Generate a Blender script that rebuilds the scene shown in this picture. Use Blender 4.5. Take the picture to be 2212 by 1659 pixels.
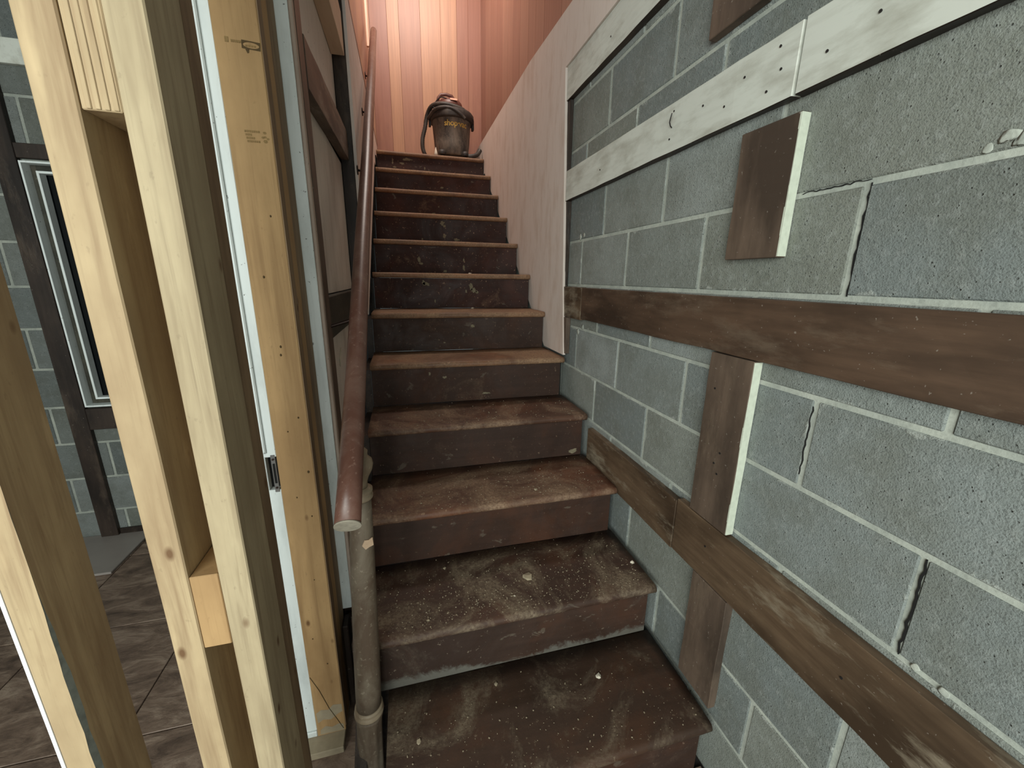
import bpy, bmesh, math, random
from mathutils import Vector, Matrix, noise

random.seed(7)
for o in list(bpy.data.objects):
    bpy.data.objects.remove(o, do_unlink=True)
SC = bpy.context.scene
COL = SC.collection

def srgb(r, g, b):
    f = lambda c: (c/255/12.92) if c/255 <= 0.04045 else ((c/255+0.055)/1.055)**2.4
    return (f(r), f(g), f(b), 1)

# ------------------------------------------------------------------ camera
EYE = 1.425
YAW, PITCH, ROLL = math.radians(14.977), math.radians(14.825), math.radians(0.81)
F_PX = 862.73
cy, sy, cp, sp = math.cos(YAW), math.sin(YAW), math.cos(PITCH), math.sin(PITCH)
fwd = Vector((sy*cp, cy*cp, -sp)); right = Vector((cy, -sy, 0)); up = right.cross(fwd)
cr, sr = math.cos(ROLL), math.sin(ROLL)
r2 = cr*right + sr*up; u2 = -sr*right + cr*up
cam_data = bpy.data.cameras.new('camera')
cam_data.sensor_fit = 'HORIZONTAL'; cam_data.sensor_width = 36
cam_data.lens = F_PX/2212*36; cam_data.clip_start = 0.02
cam = bpy.data.objects.new('camera', cam_data); COL.objects.link(cam)
cam.matrix_world = Matrix(((r2.x, u2.x, -fwd.x, 0), (r2.y, u2.y, -fwd.y, 0),
                           (r2.z, u2.z, -fwd.z, EYE), (0, 0, 0, 1)))
SC.camera = cam

# ------------------------------------------------------------------ light and exposure
w = bpy.data.worlds.new('world'); SC.world = w; w.use_nodes = True
w.node_tree.nodes['Background'].inputs[0].default_value = (0.80, 0.95, 0.97, 1)
w.node_tree.nodes['Background'].inputs[1].default_value = 0.2

def area(name, loc, target, sx, sz, power, color, spread=180):
    d = bpy.data.lights.new(name, 'AREA'); d.shape = 'RECTANGLE'; d.size = sx; d.size_y = sz
    d.energy = power; d.color = color; d.spread = math.radians(spread)
    o = bpy.data.objects.new(name, d); COL.objects.link(o); o.location = loc
    o.rotation_euler = (Vector(target)-Vector(loc)).to_track_quat('-Z', 'Y').to_euler()
    return o
# daylight through the doorway behind the photographer
area('door_daylight', (-1.35, -1.75, 1.75), (0.35, 1.0, 1.05), 1.7, 1.6, 62, (0.93, 1.0, 0.955))
area('daylight_fill', (-0.22, -2.1, 1.35), (-0.22, 1.2, 1.1), 0.5, 1.7, 15, (0.93, 1.0, 0.965))  # added narrow fill lamp, brings daylight onto the white casing strip
# warm room light on the floor above, coming in over the landing
area('upstairs_light', (0.25, 3.35, 4.45), (0.35, 4.3, 2.8), 0.8, 0.6, 25, (1.0, 0.885, 0.79))
SC.view_settings.view_transform = 'Standard'; SC.view_settings.look = 'None'
SC.view_settings.gamma = 1; SC.view_settings.use_curve_mapping = False
SC.view_settings.exposure = 0.68

# ------------------------------------------------------------------ material helpers
class NT:
    def __init__(s, name):
        s.m = bpy.data.materials.new(name); s.m.use_nodes = True
        s.t = s.m.node_tree; s.n = s.t.nodes; s.b = s.n['Principled BSDF']
        tc = s.n.new('ShaderNodeTexCoord'); oi = s.n.new('ShaderNodeObjectInfo')
        s.rnd = oi.outputs['Random']
        mul = s.math('MULTIPLY', s.rnd, 37.0)
        add = s.n.new('ShaderNodeVectorMath'); add.operation = 'ADD'
        s.l(tc.outputs['Object'], add.inputs[0]); s.l(mul, add.inputs[1])
        s.co = add.outputs[0]; s.raw = tc.outputs['Object']
    def l(s, a, b): s.t.links.new(a, b)
    def setin(s, sock, v):
        if isinstance(v, (int, float)): sock.default_value = v
        elif isinstance(v, tuple): sock.default_value = v
        else: s.l(v, sock)
    def math(s, op, a, b=0.0, clamp=False):
        n = s.n.new('ShaderNodeMath'); n.operation = op; n.use_clamp = clamp
        s.setin(n.inputs[0], a); s.setin(n.inputs[1], b); return n.outputs[0]
    def map(s, scale=(1, 1, 1), loc=(0, 0, 0), src=None):
        n = s.n.new('ShaderNodeMapping'); n.inputs['Scale'].default_value = scale
        n.inputs['Location'].default_value = loc
        s.l(src or s.co, n.inputs[0]); return n.outputs[0]
    def noise(s, co, scale, detail=5, rough=0.55, dist=0.0):
        n = s.n.new('ShaderNodeTexNoise'); n.inputs['Scale'].default_value = scale
        n.inputs['Detail'].default_value = detail; n.inputs['Roughness'].default_value = rough
        n.inputs['Distortion'].default_value = dist; s.l(co, n.inputs['Vector']); return n.outputs['Fac']
    def voro(s, co, scale):
        n = s.n.new('ShaderNodeTexVoronoi'); n.inputs['Scale'].default_value = scale
        s.l(co, n.inputs['Vector']); return n.outputs['Distance']
    def ramp(s, f, stops):
        n = s.n.new('ShaderNodeValToRGB'); s.l(f, n.inputs[0]); e = n.color_ramp.elements
        while len(e) < len(stops): e.new(0.5)
        for i, (p, c) in enumerate(stops):
            e[i].position = p; e[i].color = c if len(c) == 4 else (*c, 1)
        return n.outputs[0]
    def mask(s, f, a, b):
        n = s.n.new('ShaderNodeMapRange'); s.l(f, n.inputs[0])
        n.inputs[1].default_value = a; n.inputs[2].default_value = b; n.clamp = True
        return n.outputs[0]
    def mix(s, f, a, b, mode='MIX'):
        n = s.n.new('ShaderNodeMix'); n.data_type = 'RGBA'; n.blend_type = mode
        s.setin(n.inputs[0], f); s.setin(n.inputs[6], a); s.setin(n.inputs[7], b); return n.outputs[2]
    def xyz(s, src=None):
        n = s.n.new('ShaderNodeSeparateXYZ'); s.l(src or s.raw, n.inputs[0]); return n.outputs
    def done(s, col, rough=0.8, bump=None, bs=0.3, bd=0.002, spec=0.4, metal=0.0):
        s.setin(s.b.inputs['Base Color'], col); s.setin(s.b.inputs['Roughness'], rough)
        s.b.inputs['Specular IOR Level'].default_value = spec; s.b.inputs['Metallic'].default_value = metal
        if bump is not None:
            n = s.n.new('ShaderNodeBump'); n.inputs['Strength'].default_value = bs
            n.inputs['Distance'].default_value = bd; s.l(bump, n.inputs['Height'])
            s.l(n.outputs[0], s.b.inputs['Normal'])
        return s.m

def stretch(axis, k):
    v = [1.0, 1.0, 1.0]; v['xyz'.index(axis)] = k; return tuple(v)

def m_lumber(name, c1, c2, axis='z', knots=True, rough=0.75, grain=55, fuzz=0.0):
    t = NT(name); co = t.map(stretch(axis, 0.06))
    g = t.noise(co, grain, 4, 0.6, 0.4); big = t.noise(t.map(stretch(axis, 0.4)), 7.0, 5, 0.6)
    col = t.ramp(g, [(0.30, tuple(x*0.86 for x in c1[:3])), (0.50, c2), (0.75, tuple(x*1.10 for x in c2[:3]))])
    st_ = t.mask(t.noise(t.map(stretch(axis, 0.02)), 170, 3, 0.6), 0.56, 0.70)
    col = t.mix(t.math('MULTIPLY', st_, 0.30), col, tuple(x*0.6 for x in c1[:3])+(1,))
    pk = t.mask(t.noise(t.map(stretch(axis, 0.5)), 130, 3), 0.66, 0.72)
    col = t.mix(t.math('MULTIPLY', pk, 0.25), col, tuple(x*0.45 for x in c1[:3])+(1,))
    col = t.mix(t.mask(big, 0.35, 0.72), col, tuple(x*0.86 for x in c1[:3])+(1,))
    # smooth pale scuffs where the saw left fuzz
    sc = t.mask(t.noise(t.map(stretch(axis, 0.25)), 16, 4), 0.60, 0.72)
    col = t.mix(t.math('MULTIPLY', sc, 0.35+fuzz), col, tuple(min(1, x*1.35) for x in c2[:3])+(1,))
    if knots:
        v = t.voro(t.map(stretch(axis, 0.5), (0.3, 0.1, 0.2)), 17)
        k = t.math('SUBTRACT', 1.0, t.mask(v, 0.045, 0.12))
        col = t.mix(t.math('MULTIPLY', k, 0.85), col, srgb(92, 58, 30))
    return t.done(col, rough, t.math('ADD', g, sc), 0.35, 0.0015)

def m_stained(name, c1, c2, axis='y', scuff=(0.18, 0.13, 0.09, 1), amt=0.5, rough=0.5):
    t = NT(name); co = t.map(stretch(axis, 0.08))
    g = t.noise(co, 45, 5, 0.6, 0.3); big = t.noise(t.map(stretch(axis, 0.35)), 6.0, 5, 0.6)
    col = t.ramp(g, [(0.3, c1), (0.7, c2)])
    col = t.mix(t.mask(big, 0.42, 0.62), col, tuple(x*0.55 for x in c1[:3])+(1,))
    s2 = t.mask(t.noise(t.map(stretch(axis, 0.3), (3, 7, 1)), 11, 7, 0.70), 0.54, 0.68)
    col = t.mix(t.math('MULTIPLY', s2, amt), col, scuff)
    sp = t.mask(t.noise(t.co, 120, 2), 0.70, 0.74)
    col = t.mix(t.math('MULTIPLY', sp, 0.5), col, (0.35, 0.30, 0.25, 1))
    return t.done(col, rough, t.math('ADD', g, s2), 0.3, 0.0015)

def m_paint(name, base, dirt, amt=0.5, rough=0.6, axis='z', spots=True, scale=9):
    t = NT(name); n1 = t.noise(t.map(stretch(axis, 0.35)), scale, 6, 0.62)
    col = t.mix(t.math('MULTIPLY', t.mask(n1, 0.48, 0.75), amt), base, dirt)
    fine = t.noise(t.map(stretch(axis, 0.12)), 60, 4)
    col = t.mix(t.math('MULTIPLY', t.mask(fine, 0.5, 0.8), 0.25), col, dirt)
    if spots:
        s_ = t.mask(t.noise(t.co, 90, 2), 0.71, 0.74)
        col = t.mix(t.math('MULTIPLY', s_, 0.7), col, (0.10, 0.09, 0.08, 1))
    return t.done(col, rough, t.math('ADD', n1, fine), 0.25, 0.001)

def m_block(name, dark=1.0, hx='y', hl=0.197):
    t = NT(name)
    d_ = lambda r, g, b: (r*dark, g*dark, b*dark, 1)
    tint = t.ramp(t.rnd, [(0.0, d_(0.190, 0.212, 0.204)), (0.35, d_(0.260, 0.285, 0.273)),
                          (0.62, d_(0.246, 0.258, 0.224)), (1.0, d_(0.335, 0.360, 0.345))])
    big = t.noise(t.co, 7, 5, 0.6); mid = t.noise(t.co, 60, 5, 0.65); fine = t.noise(t.co, 330, 3, 0.6)
    col = t.mix(t.math('MULTIPLY', t.mask(big, 0.42, 0.66), 0.55), tint, d_(0.17, 0.175, 0.145))
    col = t.mix(t.math('MULTIPLY', t.mask(mid, 0.50, 0.75), 0.40), col, d_(0.42, 0.44, 0.42))
    col = t.mix(t.math('MULTIPLY', t.mask(fine, 0.46, 0.32), 0.65), col, d_(0.10, 0.11, 0.105))
    pit = t.mask(t.voro(t.map((1, 1, 1)), 95), 0.17, 0.07)
    pit = t.math('MULTIPLY', pit, t.mask(mid, 0.45, 0.6))
    col = t.mix(t.math('MULTIPLY', pit, 0.7), col, d_(0.055, 0.06, 0.055))
    xyz = t.xyz(); hh = t.math('DIVIDE', t.math('ABSOLUTE', xyz[0 if hx == 'x' else 1]), 1.0)
    dh = t.math('SUBTRACT', hl, hh); dv = t.math('SUBTRACT', 0.0963, t.math('ABSOLUTE', xyz[2]))
    de = t.math('MINIMUM', dh, dv)
    sm = t.noise(t.co, 8, 7, 0.72, 0.5)
    de = t.math('ADD', de, t.math('MULTIPLY', t.math('SUBTRACT', 0.60, sm), 0.11))
    smear = t.mask(de, 0.0085, 0.0015)
    col = t.mix(t.math('MULTIPLY', smear, 0.6), col, d_(0.46, 0.48, 0.44))
    h = t.math('ADD', t.math('MULTIPLY', fine, 0.8), t.math('ADD', mid, t.math('ADD', t.math('MULTIPLY', pit, -1.2), t.math('MULTIPLY', smear, 0.5))))
    return t.done(col, 0.93, h, 0.8, 0.0030, spec=0.25)

def m_mortar(name, dark=1.0):
    t = NT(name); n1 = t.noise(t.co, 14, 5, 0.6); n2 = t.noise(t.co, 140, 4)
    col = t.ramp(n1, [(0.3, (0.36*dark, 0.385*dark, 0.345*dark)), (0.7, (0.54*dark, 0.56*dark, 0.49*dark))])
    col = t.mix(t.math('MULTIPLY', t.mask(n2, 0.5, 0.7), 0.35), col, (0.25*dark, 0.26*dark, 0.23*dark, 1))
    return t.done(col, 0.95, n2, 0.5, 0.002, spec=0.2)

def m_stair(name, base, dust, dust_lo, dust_hi, spots=0.5, foot=False):
    """worn dark stained stair timber; plaster dust has its own patchy shape"""
    t = NT(name); g = t.noise(t.map((0.08, 1, 1)), 40, 5, 0.6, 0.3)
    col = t.ramp(g, [(0.3, tuple(x*0.72 for x in base[:3])), (0.7, base)])
    wn = t.noise(t.map((1, 1, 1), (9, 1, 3)), 3.2, 6, 0.6, 0.4)
    col = t.mix(t.math('MULTIPLY', t.mask(wn, 0.50, 0.66), 0.75), col, (base[0]*1.5, base[1]*1.15, base[2]*0.9, 1))
    col = t.mix(t.math('MULTIPLY', t.mask(wn, 0.46, 0.34), 0.6), col, (base[0]*0.5, base[1]*0.5, base[2]*0.5, 1))
    big = t.noise(t.co, 3.4, 9, 0.72, 0.9)
    d = t.mask(big, dust_lo, dust_hi)
    grit = t.noise(t.co, 110, 6, 0.75)
    dd = t.math('MULTIPLY', d, t.mask(grit, 0.30, 0.58))
    col = t.mix(dd, col, dust)
    sp = t.mask(t.noise(t.co, 75, 3, 0.6), 0.665, 0.70)
    col = t.mix(t.math('MULTIPLY', sp, spots), col, tuple(min(1, x*1.5) for x in dust[:3])+(1,))
    bl = t.mask(t.noise(t.map((1, 1, 1.4), (4, 4, 4)), 13, 6, 0.6, 0.8), 0.655, 0.69)
    col = t.mix(t.math('MULTIPLY', bl, 0.55*spots), col, (0.23, 0.20, 0.15, 1))
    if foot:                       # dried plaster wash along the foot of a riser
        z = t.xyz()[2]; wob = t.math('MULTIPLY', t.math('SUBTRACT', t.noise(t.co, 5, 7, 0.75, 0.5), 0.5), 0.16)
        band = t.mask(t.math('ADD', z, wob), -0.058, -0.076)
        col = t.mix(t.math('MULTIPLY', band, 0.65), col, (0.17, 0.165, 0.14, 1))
    ro = t.math('SUBTRACT', 0.80, t.math('MULTIPLY', t.mask(big, 0.6, 0.4), 0.30))
    return t.done(col, ro, t.math('ADD', grit, dd), 0.35, 0.002, spec=0.35)

def m_paneling(name, c1, c2, c3):
    t = NT(name); g = t.noise(t.map((1, 1, 0.03)), 55, 5, 0.6, 0.2); big = t.noise(t.map((1, 1, 0.2)), 5, 5, 0.6)
    base = t.ramp(t.rnd, [(0.0, c1), (0.45, c2), (1.0, c3)])
    col = t.mix(t.math('MULTIPLY', t.mask(g, 0.35, 0.7), 0.35), base, tuple(x*0.6 for x in c1[:3])+(1,))
    col = t.mix(t.math('MULTIPLY', t.mask(big, 0.5, 0.8), 0.4), col, tuple(min(1, x*1.25) for x in c3[:3])+(1,))
    return t.done(col, 0.42, g, 0.12, 0.001, spec=0.45)

def m_plain(name, col, rough=0.5, metal=0.0, var=0.2, scale=30, spec=0.5):
    t = NT(name); n1 = t.noise(t.co, scale, 5)
    c = t.mix(t.math('MULTIPLY', t.mask(n1, 0.4, 0.75), var), col, tuple(x*0.5 for x in col[:3])+(1,))
    return t.done(c, rough, n1, 0.15, 0.001, spec=spec, metal=metal)

def m_dusty(name, col, dust, lo=0.42, hi=0.66, rough=0.6):
    t = NT(name); n1 = t.noise(t.map((1, 1, 0.45)), 9, 8, 0.7, 0.4); n2 = t.noise(t.co, 90, 3)
    d = t.mask(n1, lo, hi)
    c = t.mix(t.math('MULTIPLY', d, 0.8), col, dust)
    c = t.mix(t.math('MULTIPLY', t.mask(n2, 0.62, 0.7), 0.4), c, tuple(min(1, x*1.4) for x in dust[:3])+(1,))
    return t.done(c, rough, n1, 0.2, 0.002)

PINE = m_lumber('pine_lumber_mat', srgb(160, 134, 102), srgb(184, 162, 127), 'z', True, fuzz=0.2)
PINE2 = m_lumber('pine_lumber_pale_mat', srgb(156, 137, 108), srgb(178, 161, 130), 'z', True, fuzz=0.15)
SPRUCE = m_lumber('orange_lumber_mat', srgb(158, 123, 82), srgb(178, 144, 100), 'z', True, grain=30)
GREYWOOD = m_lumber('weathered_lumber_mat', srgb(118, 94, 70), srgb(146, 122, 94), 'z', True)
BARK = m_plain('bark_mat', srgb(112, 116, 108), 0.95, var=0.8, scale=60)
BROWN = m_stained('brown_board_mat', srgb(78, 60, 47), srgb(98, 76, 60), 'y', rough=0.6)
BROWNV = m_stained('brown_upright_mat', srgb(94, 78, 66), srgb(112, 94, 80), 'z', rough=0.65)
BROWNLOW = m_stained('weathered_brown_board_mat', srgb(84, 66, 50), srgb(112, 92, 72), 'y', (0.30, 0.25, 0.18, 1), 0.8)
WHITEBOARD = m_paint('whitewashed_board_mat', srgb(214, 216, 206), srgb(140, 134, 116), 0.65, 0.8, 'y', spots=False, scale=15)
ENDWHITE = m_plain('pale_board_edge_mat', srgb(208, 214, 196), 0.85, var=0.3, scale=80)
DRYWALL = m_paint('stained_drywall_mat', srgb(222, 208, 198), srgb(188, 160, 140), 0.5, 0.85, 'z', spots=False, scale=14)
JAMBWHITE = m_paint('white_jamb_paint_mat', srgb(226, 232, 230), srgb(170, 176, 176), 0.6, 0.5, 'z')
CASEWHITE = m_paint('white_casing_paint_mat', srgb(232, 238, 236), srgb(160, 166, 160), 0.5, 0.5, 'z')
HARDBOARD = m_paint('grey_hardboard_mat', srgb(212, 200, 188), srgb(150, 132, 118), 0.55, 0.85, 'z', spots=True, scale=7)
CREAM = m_paint('cream_board_mat', srgb(206, 178, 150), srgb(150, 112, 84), 0.4, 0.7, 'y', spots=False)
DARKWOOD = m_stained('dark_furring_mat', srgb(48, 36, 29), srgb(70, 54, 43), 'y', amt=0.25)
DARKWOODV = m_stained('dark_upright_mat', srgb(46, 36, 31), srgb(62, 50, 42), 'z', amt=0.25)
DUSTWOOD = m_stained('dusty_edge_board_mat', srgb(92, 76, 64), srgb(132, 112, 95), 'y', (0.30, 0.25, 0.2, 1), 0.7)
OLIVE = m_stained('olive_board_mat', srgb(56, 54, 44), srgb(72, 70, 58), 'y', amt=0.2)
BLOCK = m_block('concrete_block_mat'); MORTAR = m_mortar('mortar_mat')
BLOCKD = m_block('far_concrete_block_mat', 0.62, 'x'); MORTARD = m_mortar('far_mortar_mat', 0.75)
COPPER = m_paneling('copper_paneling_mat', srgb(154, 108, 92), srgb(166, 120, 100), srgb(188, 143, 112))
COPPER2 = m_paneling('red_paneling_mat', srgb(140, 98, 84), srgb(148, 106, 90), srgb(158, 118, 100))
SLATE = None
RAILM = m_dusty('handrail_varnish_mat', srgb(98, 66, 55), srgb(134, 110, 98), 0.45, 0.80, 0.36)
RAILCUT = m_plain('cut_end_mat', srgb(150, 142, 126), 0.8, var=0.6, scale=80)
NEWELM = m_dusty('newel_wood_mat', srgb(92, 76, 62), srgb(146, 136, 118), 0.40, 0.72, 0.6)
NEWELT = m_dusty('newel_finial_mat', srgb(134, 116, 96), srgb(168, 154, 130), 0.4, 0.8, 0.5)
METAL = m_plain('dull_steel_mat', srgb(150, 150, 150), 0.35, 0.9, var=0.5)
DARKMETAL = m_plain('dark_iron_mat', srgb(60, 46, 40), 0.45, 0.7, var=0.4)
BRASS = m_plain('brass_mat', srgb(205, 160, 110), 0.3, 0.85, var=0.3)
BLACKM = m_plain('black_recess_mat', srgb(18, 17, 16), 0.8, var=0.2)
NAILM = m_plain('nail_mat', srgb(48, 46, 46), 0.5, 0.4)
CHIPM = m_plain('plaster_chip_mat', srgb(214, 204, 186), 0.9, var=0.25)
VACM = m_dusty('vacuum_drum_mat', srgb(60, 58, 56), srgb(148, 136, 122), 0.38, 0.64, 0.55)
VACLID = m_dusty('vacuum_lid_mat', srgb(50, 47, 45), srgb(98, 90, 82), 0.45, 0.8, 0.5)
VACRED = m_dusty('vacuum_motor_mat', srgb(92, 52, 45), srgb(128, 92, 80), 0.45, 0.8, 0.4)
HOSEM = m_dusty('vacuum_hose_mat', srgb(52, 46, 42), srgb(98, 90, 82), 0.45, 0.75, 0.5)
YELLOW = m_plain('yellow_print_mat', srgb(214, 178, 90), 0.6, var=0.5, scale=60)
PINKLABEL = m_plain('pale_label_mat', srgb(226, 170, 146), 0.5)
INK = m_plain('ink_mat', srgb(86, 66, 34), 0.8, var=0.6, scale=200)
INKPALE = m_plain('faded_ink_mat', srgb(142, 114, 70), 0.8, var=0.6, scale=200)
PALESLAB = m_plain('pale_slab_mat', srgb(150, 142, 136), 0.35, var=0.3, scale=8)
GLASS = m_plain('dark_glass_mat', srgb(12, 14, 16), 0.08, var=0.1)
CEILM = m_plain('ceiling_mat', srgb(120, 112, 100), 0.9, var=0.3, scale=6)
TRIMBROWN = m_stained('thin_trim_mat', srgb(78, 48, 36), srgb(96, 62, 46), 'y', amt=0.15)
PALETRIM = m_plain('pale_pink_moulding_mat', srgb(232, 190, 165), 0.4, var=0.15)
BEIGE = m_plain('beige_block_mat', srgb(158, 144, 120), 0.9, var=0.4, scale=40)

def m_tile():
    t = NT('slate_tile_mat'); n = t.noise(t.map((1, 2.6, 1)), 6, 9, 0.7, 0.8); f = t.noise(t.map((1, 2.5, 1)), 40, 5, 0.7)
    col = t.ramp(n, [(0.3, srgb(74, 60, 52)), (0.5, srgb(122, 102, 88)), (0.7, srgb(165, 145, 128))])
    col = t.mix(t.math('MULTIPLY', t.mask(f, 0.55, 0.7), 0.4), col, srgb(60, 52, 46))
    return t.done(col, 0.45, n, 0.6, 0.006, spec=0.5)
SLATE = m_tile()
GROUT = m_plain('grout_mat', srgb(34, 28, 25), 0.95)

# ------------------------------------------------------------------ object helpers
def tag(o, label=None, cat=None, group=None, kind=None):
    if label: o['label'] = label
    if cat: o['category'] = cat
    if group: o['group'] = group
    if kind: o['kind'] = kind
    return o

def empty(name, loc, label=None, cat=None, group=None, kind=None):
    o = bpy.data.objects.new(name, None); COL.objects.link(o); o.location = loc
    o.empty_display_size = 0.05
    o['_w'] = 0; del o['_w']
    WL[o.name] = Vector(loc)
    return tag(o, label, cat, group, kind)
WL = {}

def add(name, me, mat, loc=(0, 0, 0), parent=None, rot=None, smooth=False):
    """link a mesh at a WORLD location, optionally as child of an unrotated parent"""
    o = bpy.data.objects.new(name, me); COL.objects.link(o)
    if mat is not None and not me.materials: me.materials.append(mat)
    if smooth:
        for p_ in me.polygons: p_.use_smooth = True
    l = Vector(loc); WL[o.name] = l.copy()
    if parent is not None:
        o.parent = parent; l = l - WL[parent.name]
    o.location = l
    if rot: o.rotation_euler = rot
    return o

def bm_mesh(bm, name='m'):
    me = bpy.data.meshes.new(name); bm.normal_update(); bm.to_mesh(me); bm.free(); return me

def box_mesh(sx, sy, sz, bev=0.002, jit=0.0, cuts=0, axis='y', seed=0):
    bm = bmesh.new(); bmesh.ops.create_cube(bm, size=1)
    bmesh.ops.scale(bm, vec=(sx, sy, sz), verts=bm.verts)
    if bev:
        bmesh.ops.bevel(bm, geom=list(bm.edges), offset=min(bev, min(sx, sy, sz)*0.4), segments=1, affect='EDGES')
    if cuts:
        ai = 'xyz'.index(axis); L = (sx, sy, sz)[ai]
        for k in range(1, cuts+1):
            pos = [0, 0, 0]; pos[ai] = -L/2 + L*k/(cuts+1); nn = [0, 0, 0]; nn[ai] = 1
            bmesh.ops.bisect_plane(bm, geom=list(bm.verts)+list(bm.edges)+list(bm.faces), plane_co=pos, plane_no=nn)
        for v in bm.verts:
            q = Vector((v.co[ai]*9+seed*3.1, (v.co.x > 0)*5.3+(v.co.y > 0)*2.2, (v.co.z > 0)*7.7))
            nv = noise.noise_vector(q)*jit
            nv[ai] = 0
            v.co += nv
    return bm_mesh(bm)

def box(name, lo, hi, mat, parent=None, bev=0.002, jit=0.0, cuts=0, axis='y'):
    lo, hi = Vector(lo), Vector(hi); c = (lo+hi)/2; s = hi-lo
    return add(name, box_mesh(s.x, s.y, s.z, bev, jit, cuts, axis, c.x*7+c.y*3+c.z), mat, c, parent)

def tube_mesh(pts, r, seg=12, caps=True, flat=1.0, radii=None):
    bm = bmesh.new(); rings = []; n = len(pts); pts = [Vector(p) for p in pts]
    prev = None
    for i, p in enumerate(pts):
        d = (pts[min(i+1, n-1)] - pts[max(i-1, 0)]).normalized()
        if prev is None:
            a = d.cross(Vector((0, 0, 1)) if abs(d.z) < 0.9 else Vector((1, 0, 0))).normalized()
        else:
            a = (prev - d*prev.dot(d)).normalized()
        prev = a; b = d.cross(a)
        rr = radii[i] if radii else r
        rings.append([bm.verts.new(p + a*math.cos(2*math.pi*k/seg)*rr + b*math.sin(2*math.pi*k/seg)*rr*flat) for k in range(seg)])
    for i in range(n-1):
        for k in range(seg):
            f = bm.faces.new((rings[i][k], rings[i][(k+1) % seg], rings[i+1][(k+1) % seg], rings[i+1][k])); f.smooth = True
    if caps:
        bm.faces.new(rings[0][::-1]); bm.faces.new(rings[-1])
    bmesh.ops.recalc_face_normals(bm, faces=bm.faces)
    return bm_mesh(bm)

def lathe_mesh(prof, seg=32, flute=None):
    bm = bmesh.new(); rings = []
    for (r, z) in prof:
        ring = []
        for k in range(seg):
            a = 2*math.pi*k/seg; rr = r
            if flute and flute[0] <= z <= flute[1]: rr = r*(1-0.07*(0.5+0.5*math.cos(a*flute[2])))
            ring.append(bm.verts.new((rr*math.cos(a), rr*math.sin(a), z)))
        rings.append(ring)
    for i in range(len(prof)-1):
        for k in range(seg):
            f = bm.faces.new((rings[i][k], rings[i][(k+1) % seg], rings[i+1][(k+1) % seg], rings[i+1][k])); f.smooth = True
    bm.faces.new(rings[0][::-1]); bm.faces.new(rings[-1])
    bmesh.ops.recalc_face_normals(bm, faces=bm.faces)
    return bm_mesh(bm)

def prism_mesh(poly, axis, a, b):
    """polygon in the other two axes, extruded from a to b along axis"""
    bm = bmesh.new()
    def P(u, v, t): return {'x': (t, u, v), 'y': (u, t, v), 'z': (u, v, t)}[axis]
    A = [bm.verts.new(P(u, v, a)) for u, v in poly]; B = [bm.verts.new(P(u, v, b)) for u, v in poly]
    n = len(poly)
    bm.faces.new(A); bm.faces.new(B[::-1])
    for i in range(n): bm.faces.new((A[i], B[i], B[(i+1) % n], A[(i+1) % n]))
    bmesh.ops.recalc_face_normals(bm, faces=bm.faces)
    return bm_mesh(bm)

# ------------------------------------------------------------------ the setting: right block wall
XW = 0.811; CR = 0.2032; Z0 = 1.3967; JT = 0.0115

wall_r = empty('wall_right', (XW, 0.7, 0), kind='structure')
box('mortar', (XW+0.0035, -0.9, -0.03), (XW+0.19, 5.0, 2.62), MORTAR, wall_r, bev=0)
block_cache = {}
def block(parent, mat, lo, hi, cacheable=True, bev=0.0025):
    s = tuple(round(hi[i]-lo[i], 4) for i in range(3)); key = (s, mat.name)
    if key not in block_cache:
        me = box_mesh(*s, bev=bev); me.materials.append(mat); block_cache[key] = me
    c = [(lo[i]+hi[i])/2 for i in range(3)]
    return add('block', block_cache[key], None, c, parent)
for k in range(-7, 6):
    zb, zt = Z0+k*CR+JT/2, Z0+(k+1)*CR-JT/2
    first = {-6: 0.596, -5: 0.408, -4: 0.60, -3: 0.371, -2: 0.600, -1: 0.391, 0: 0.594, 1: 0.393, 3: 0.408}.get(k, 0.598 if k % 2 == 0 else 0.396) - 4*0.4040
    for j in range(0, 9):
        ya = first + j*0.4040 + JT/2; yb = first + (j+1)*0.4040 - JT/2
        if ya > 2.2: continue
        dx = random.uniform(-0.0008, 0.0008)
        block(wall_r, BLOCK, (XW+dx, ya, zb), (XW+dx+0.10, yb, zt))

def crack(parent, p0, p1, wdt, x, n=18):
    """jagged open joint: a thin dark sliver standing in the joint"""
    bm = bmesh.new(); L = []; R = []
    for i in range(n+1):
        t = i/n; y = p0[0]+(p1[0]-p0[0])*t; z = p0[1]+(p1[1]-p0[1])*t
        j = random.uniform(-1, 1)*0.0018; ww = wdt*(0.4+0.6*math.sin(math.pi*t))*random.uniform(0.6, 1.2)
        dz, dy = (p1[1]-p0[1]), (p1[0]-p0[0]); l = math.hypot(dy, dz); ny, nz = -dz/l, dy/l
        L.append((y+ny*(j+ww/2), z+nz*(j+ww/2))); R.append((y+ny*(j-ww/2), z+nz*(j-ww/2)))
    for xx in (x, x+0.002):
        pass
    A = [bm.verts.new((x, *q)) for q in L]; B = [bm.verts.new((x, *q)) for q in R]
    C = [bm.verts.new((x+0.003, *q)) for q in L]; D = [bm.verts.new((x+0.003, *q)) for q in R]
    for i in range(n):
        bm.faces.new((A[i], A[i+1], B[i+1], B[i])); bm.faces.new((A[i], C[i], C[i+1], A[i+1]))
        bm.faces.new((B[i], B[i+1], D[i+1], D[i])); bm.faces.new((C[i], D[i], D[i+1], C[i+1]))
    bmesh.ops.recalc_face_normals(bm, faces=bm.faces)
    c = Vector((x, (p0[0]+p1[0])/2, (p0[1]+p1[1])/2))
    bmesh.ops.translate(bm, vec=-c, verts=bm.verts)
    return add('crack', bm_mesh(bm), BLACKM, c, parent)
crack(wall_r, (0.3675, 0.985), (0.3672, 0.792), 0.0042, XW-0.0003)
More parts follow.
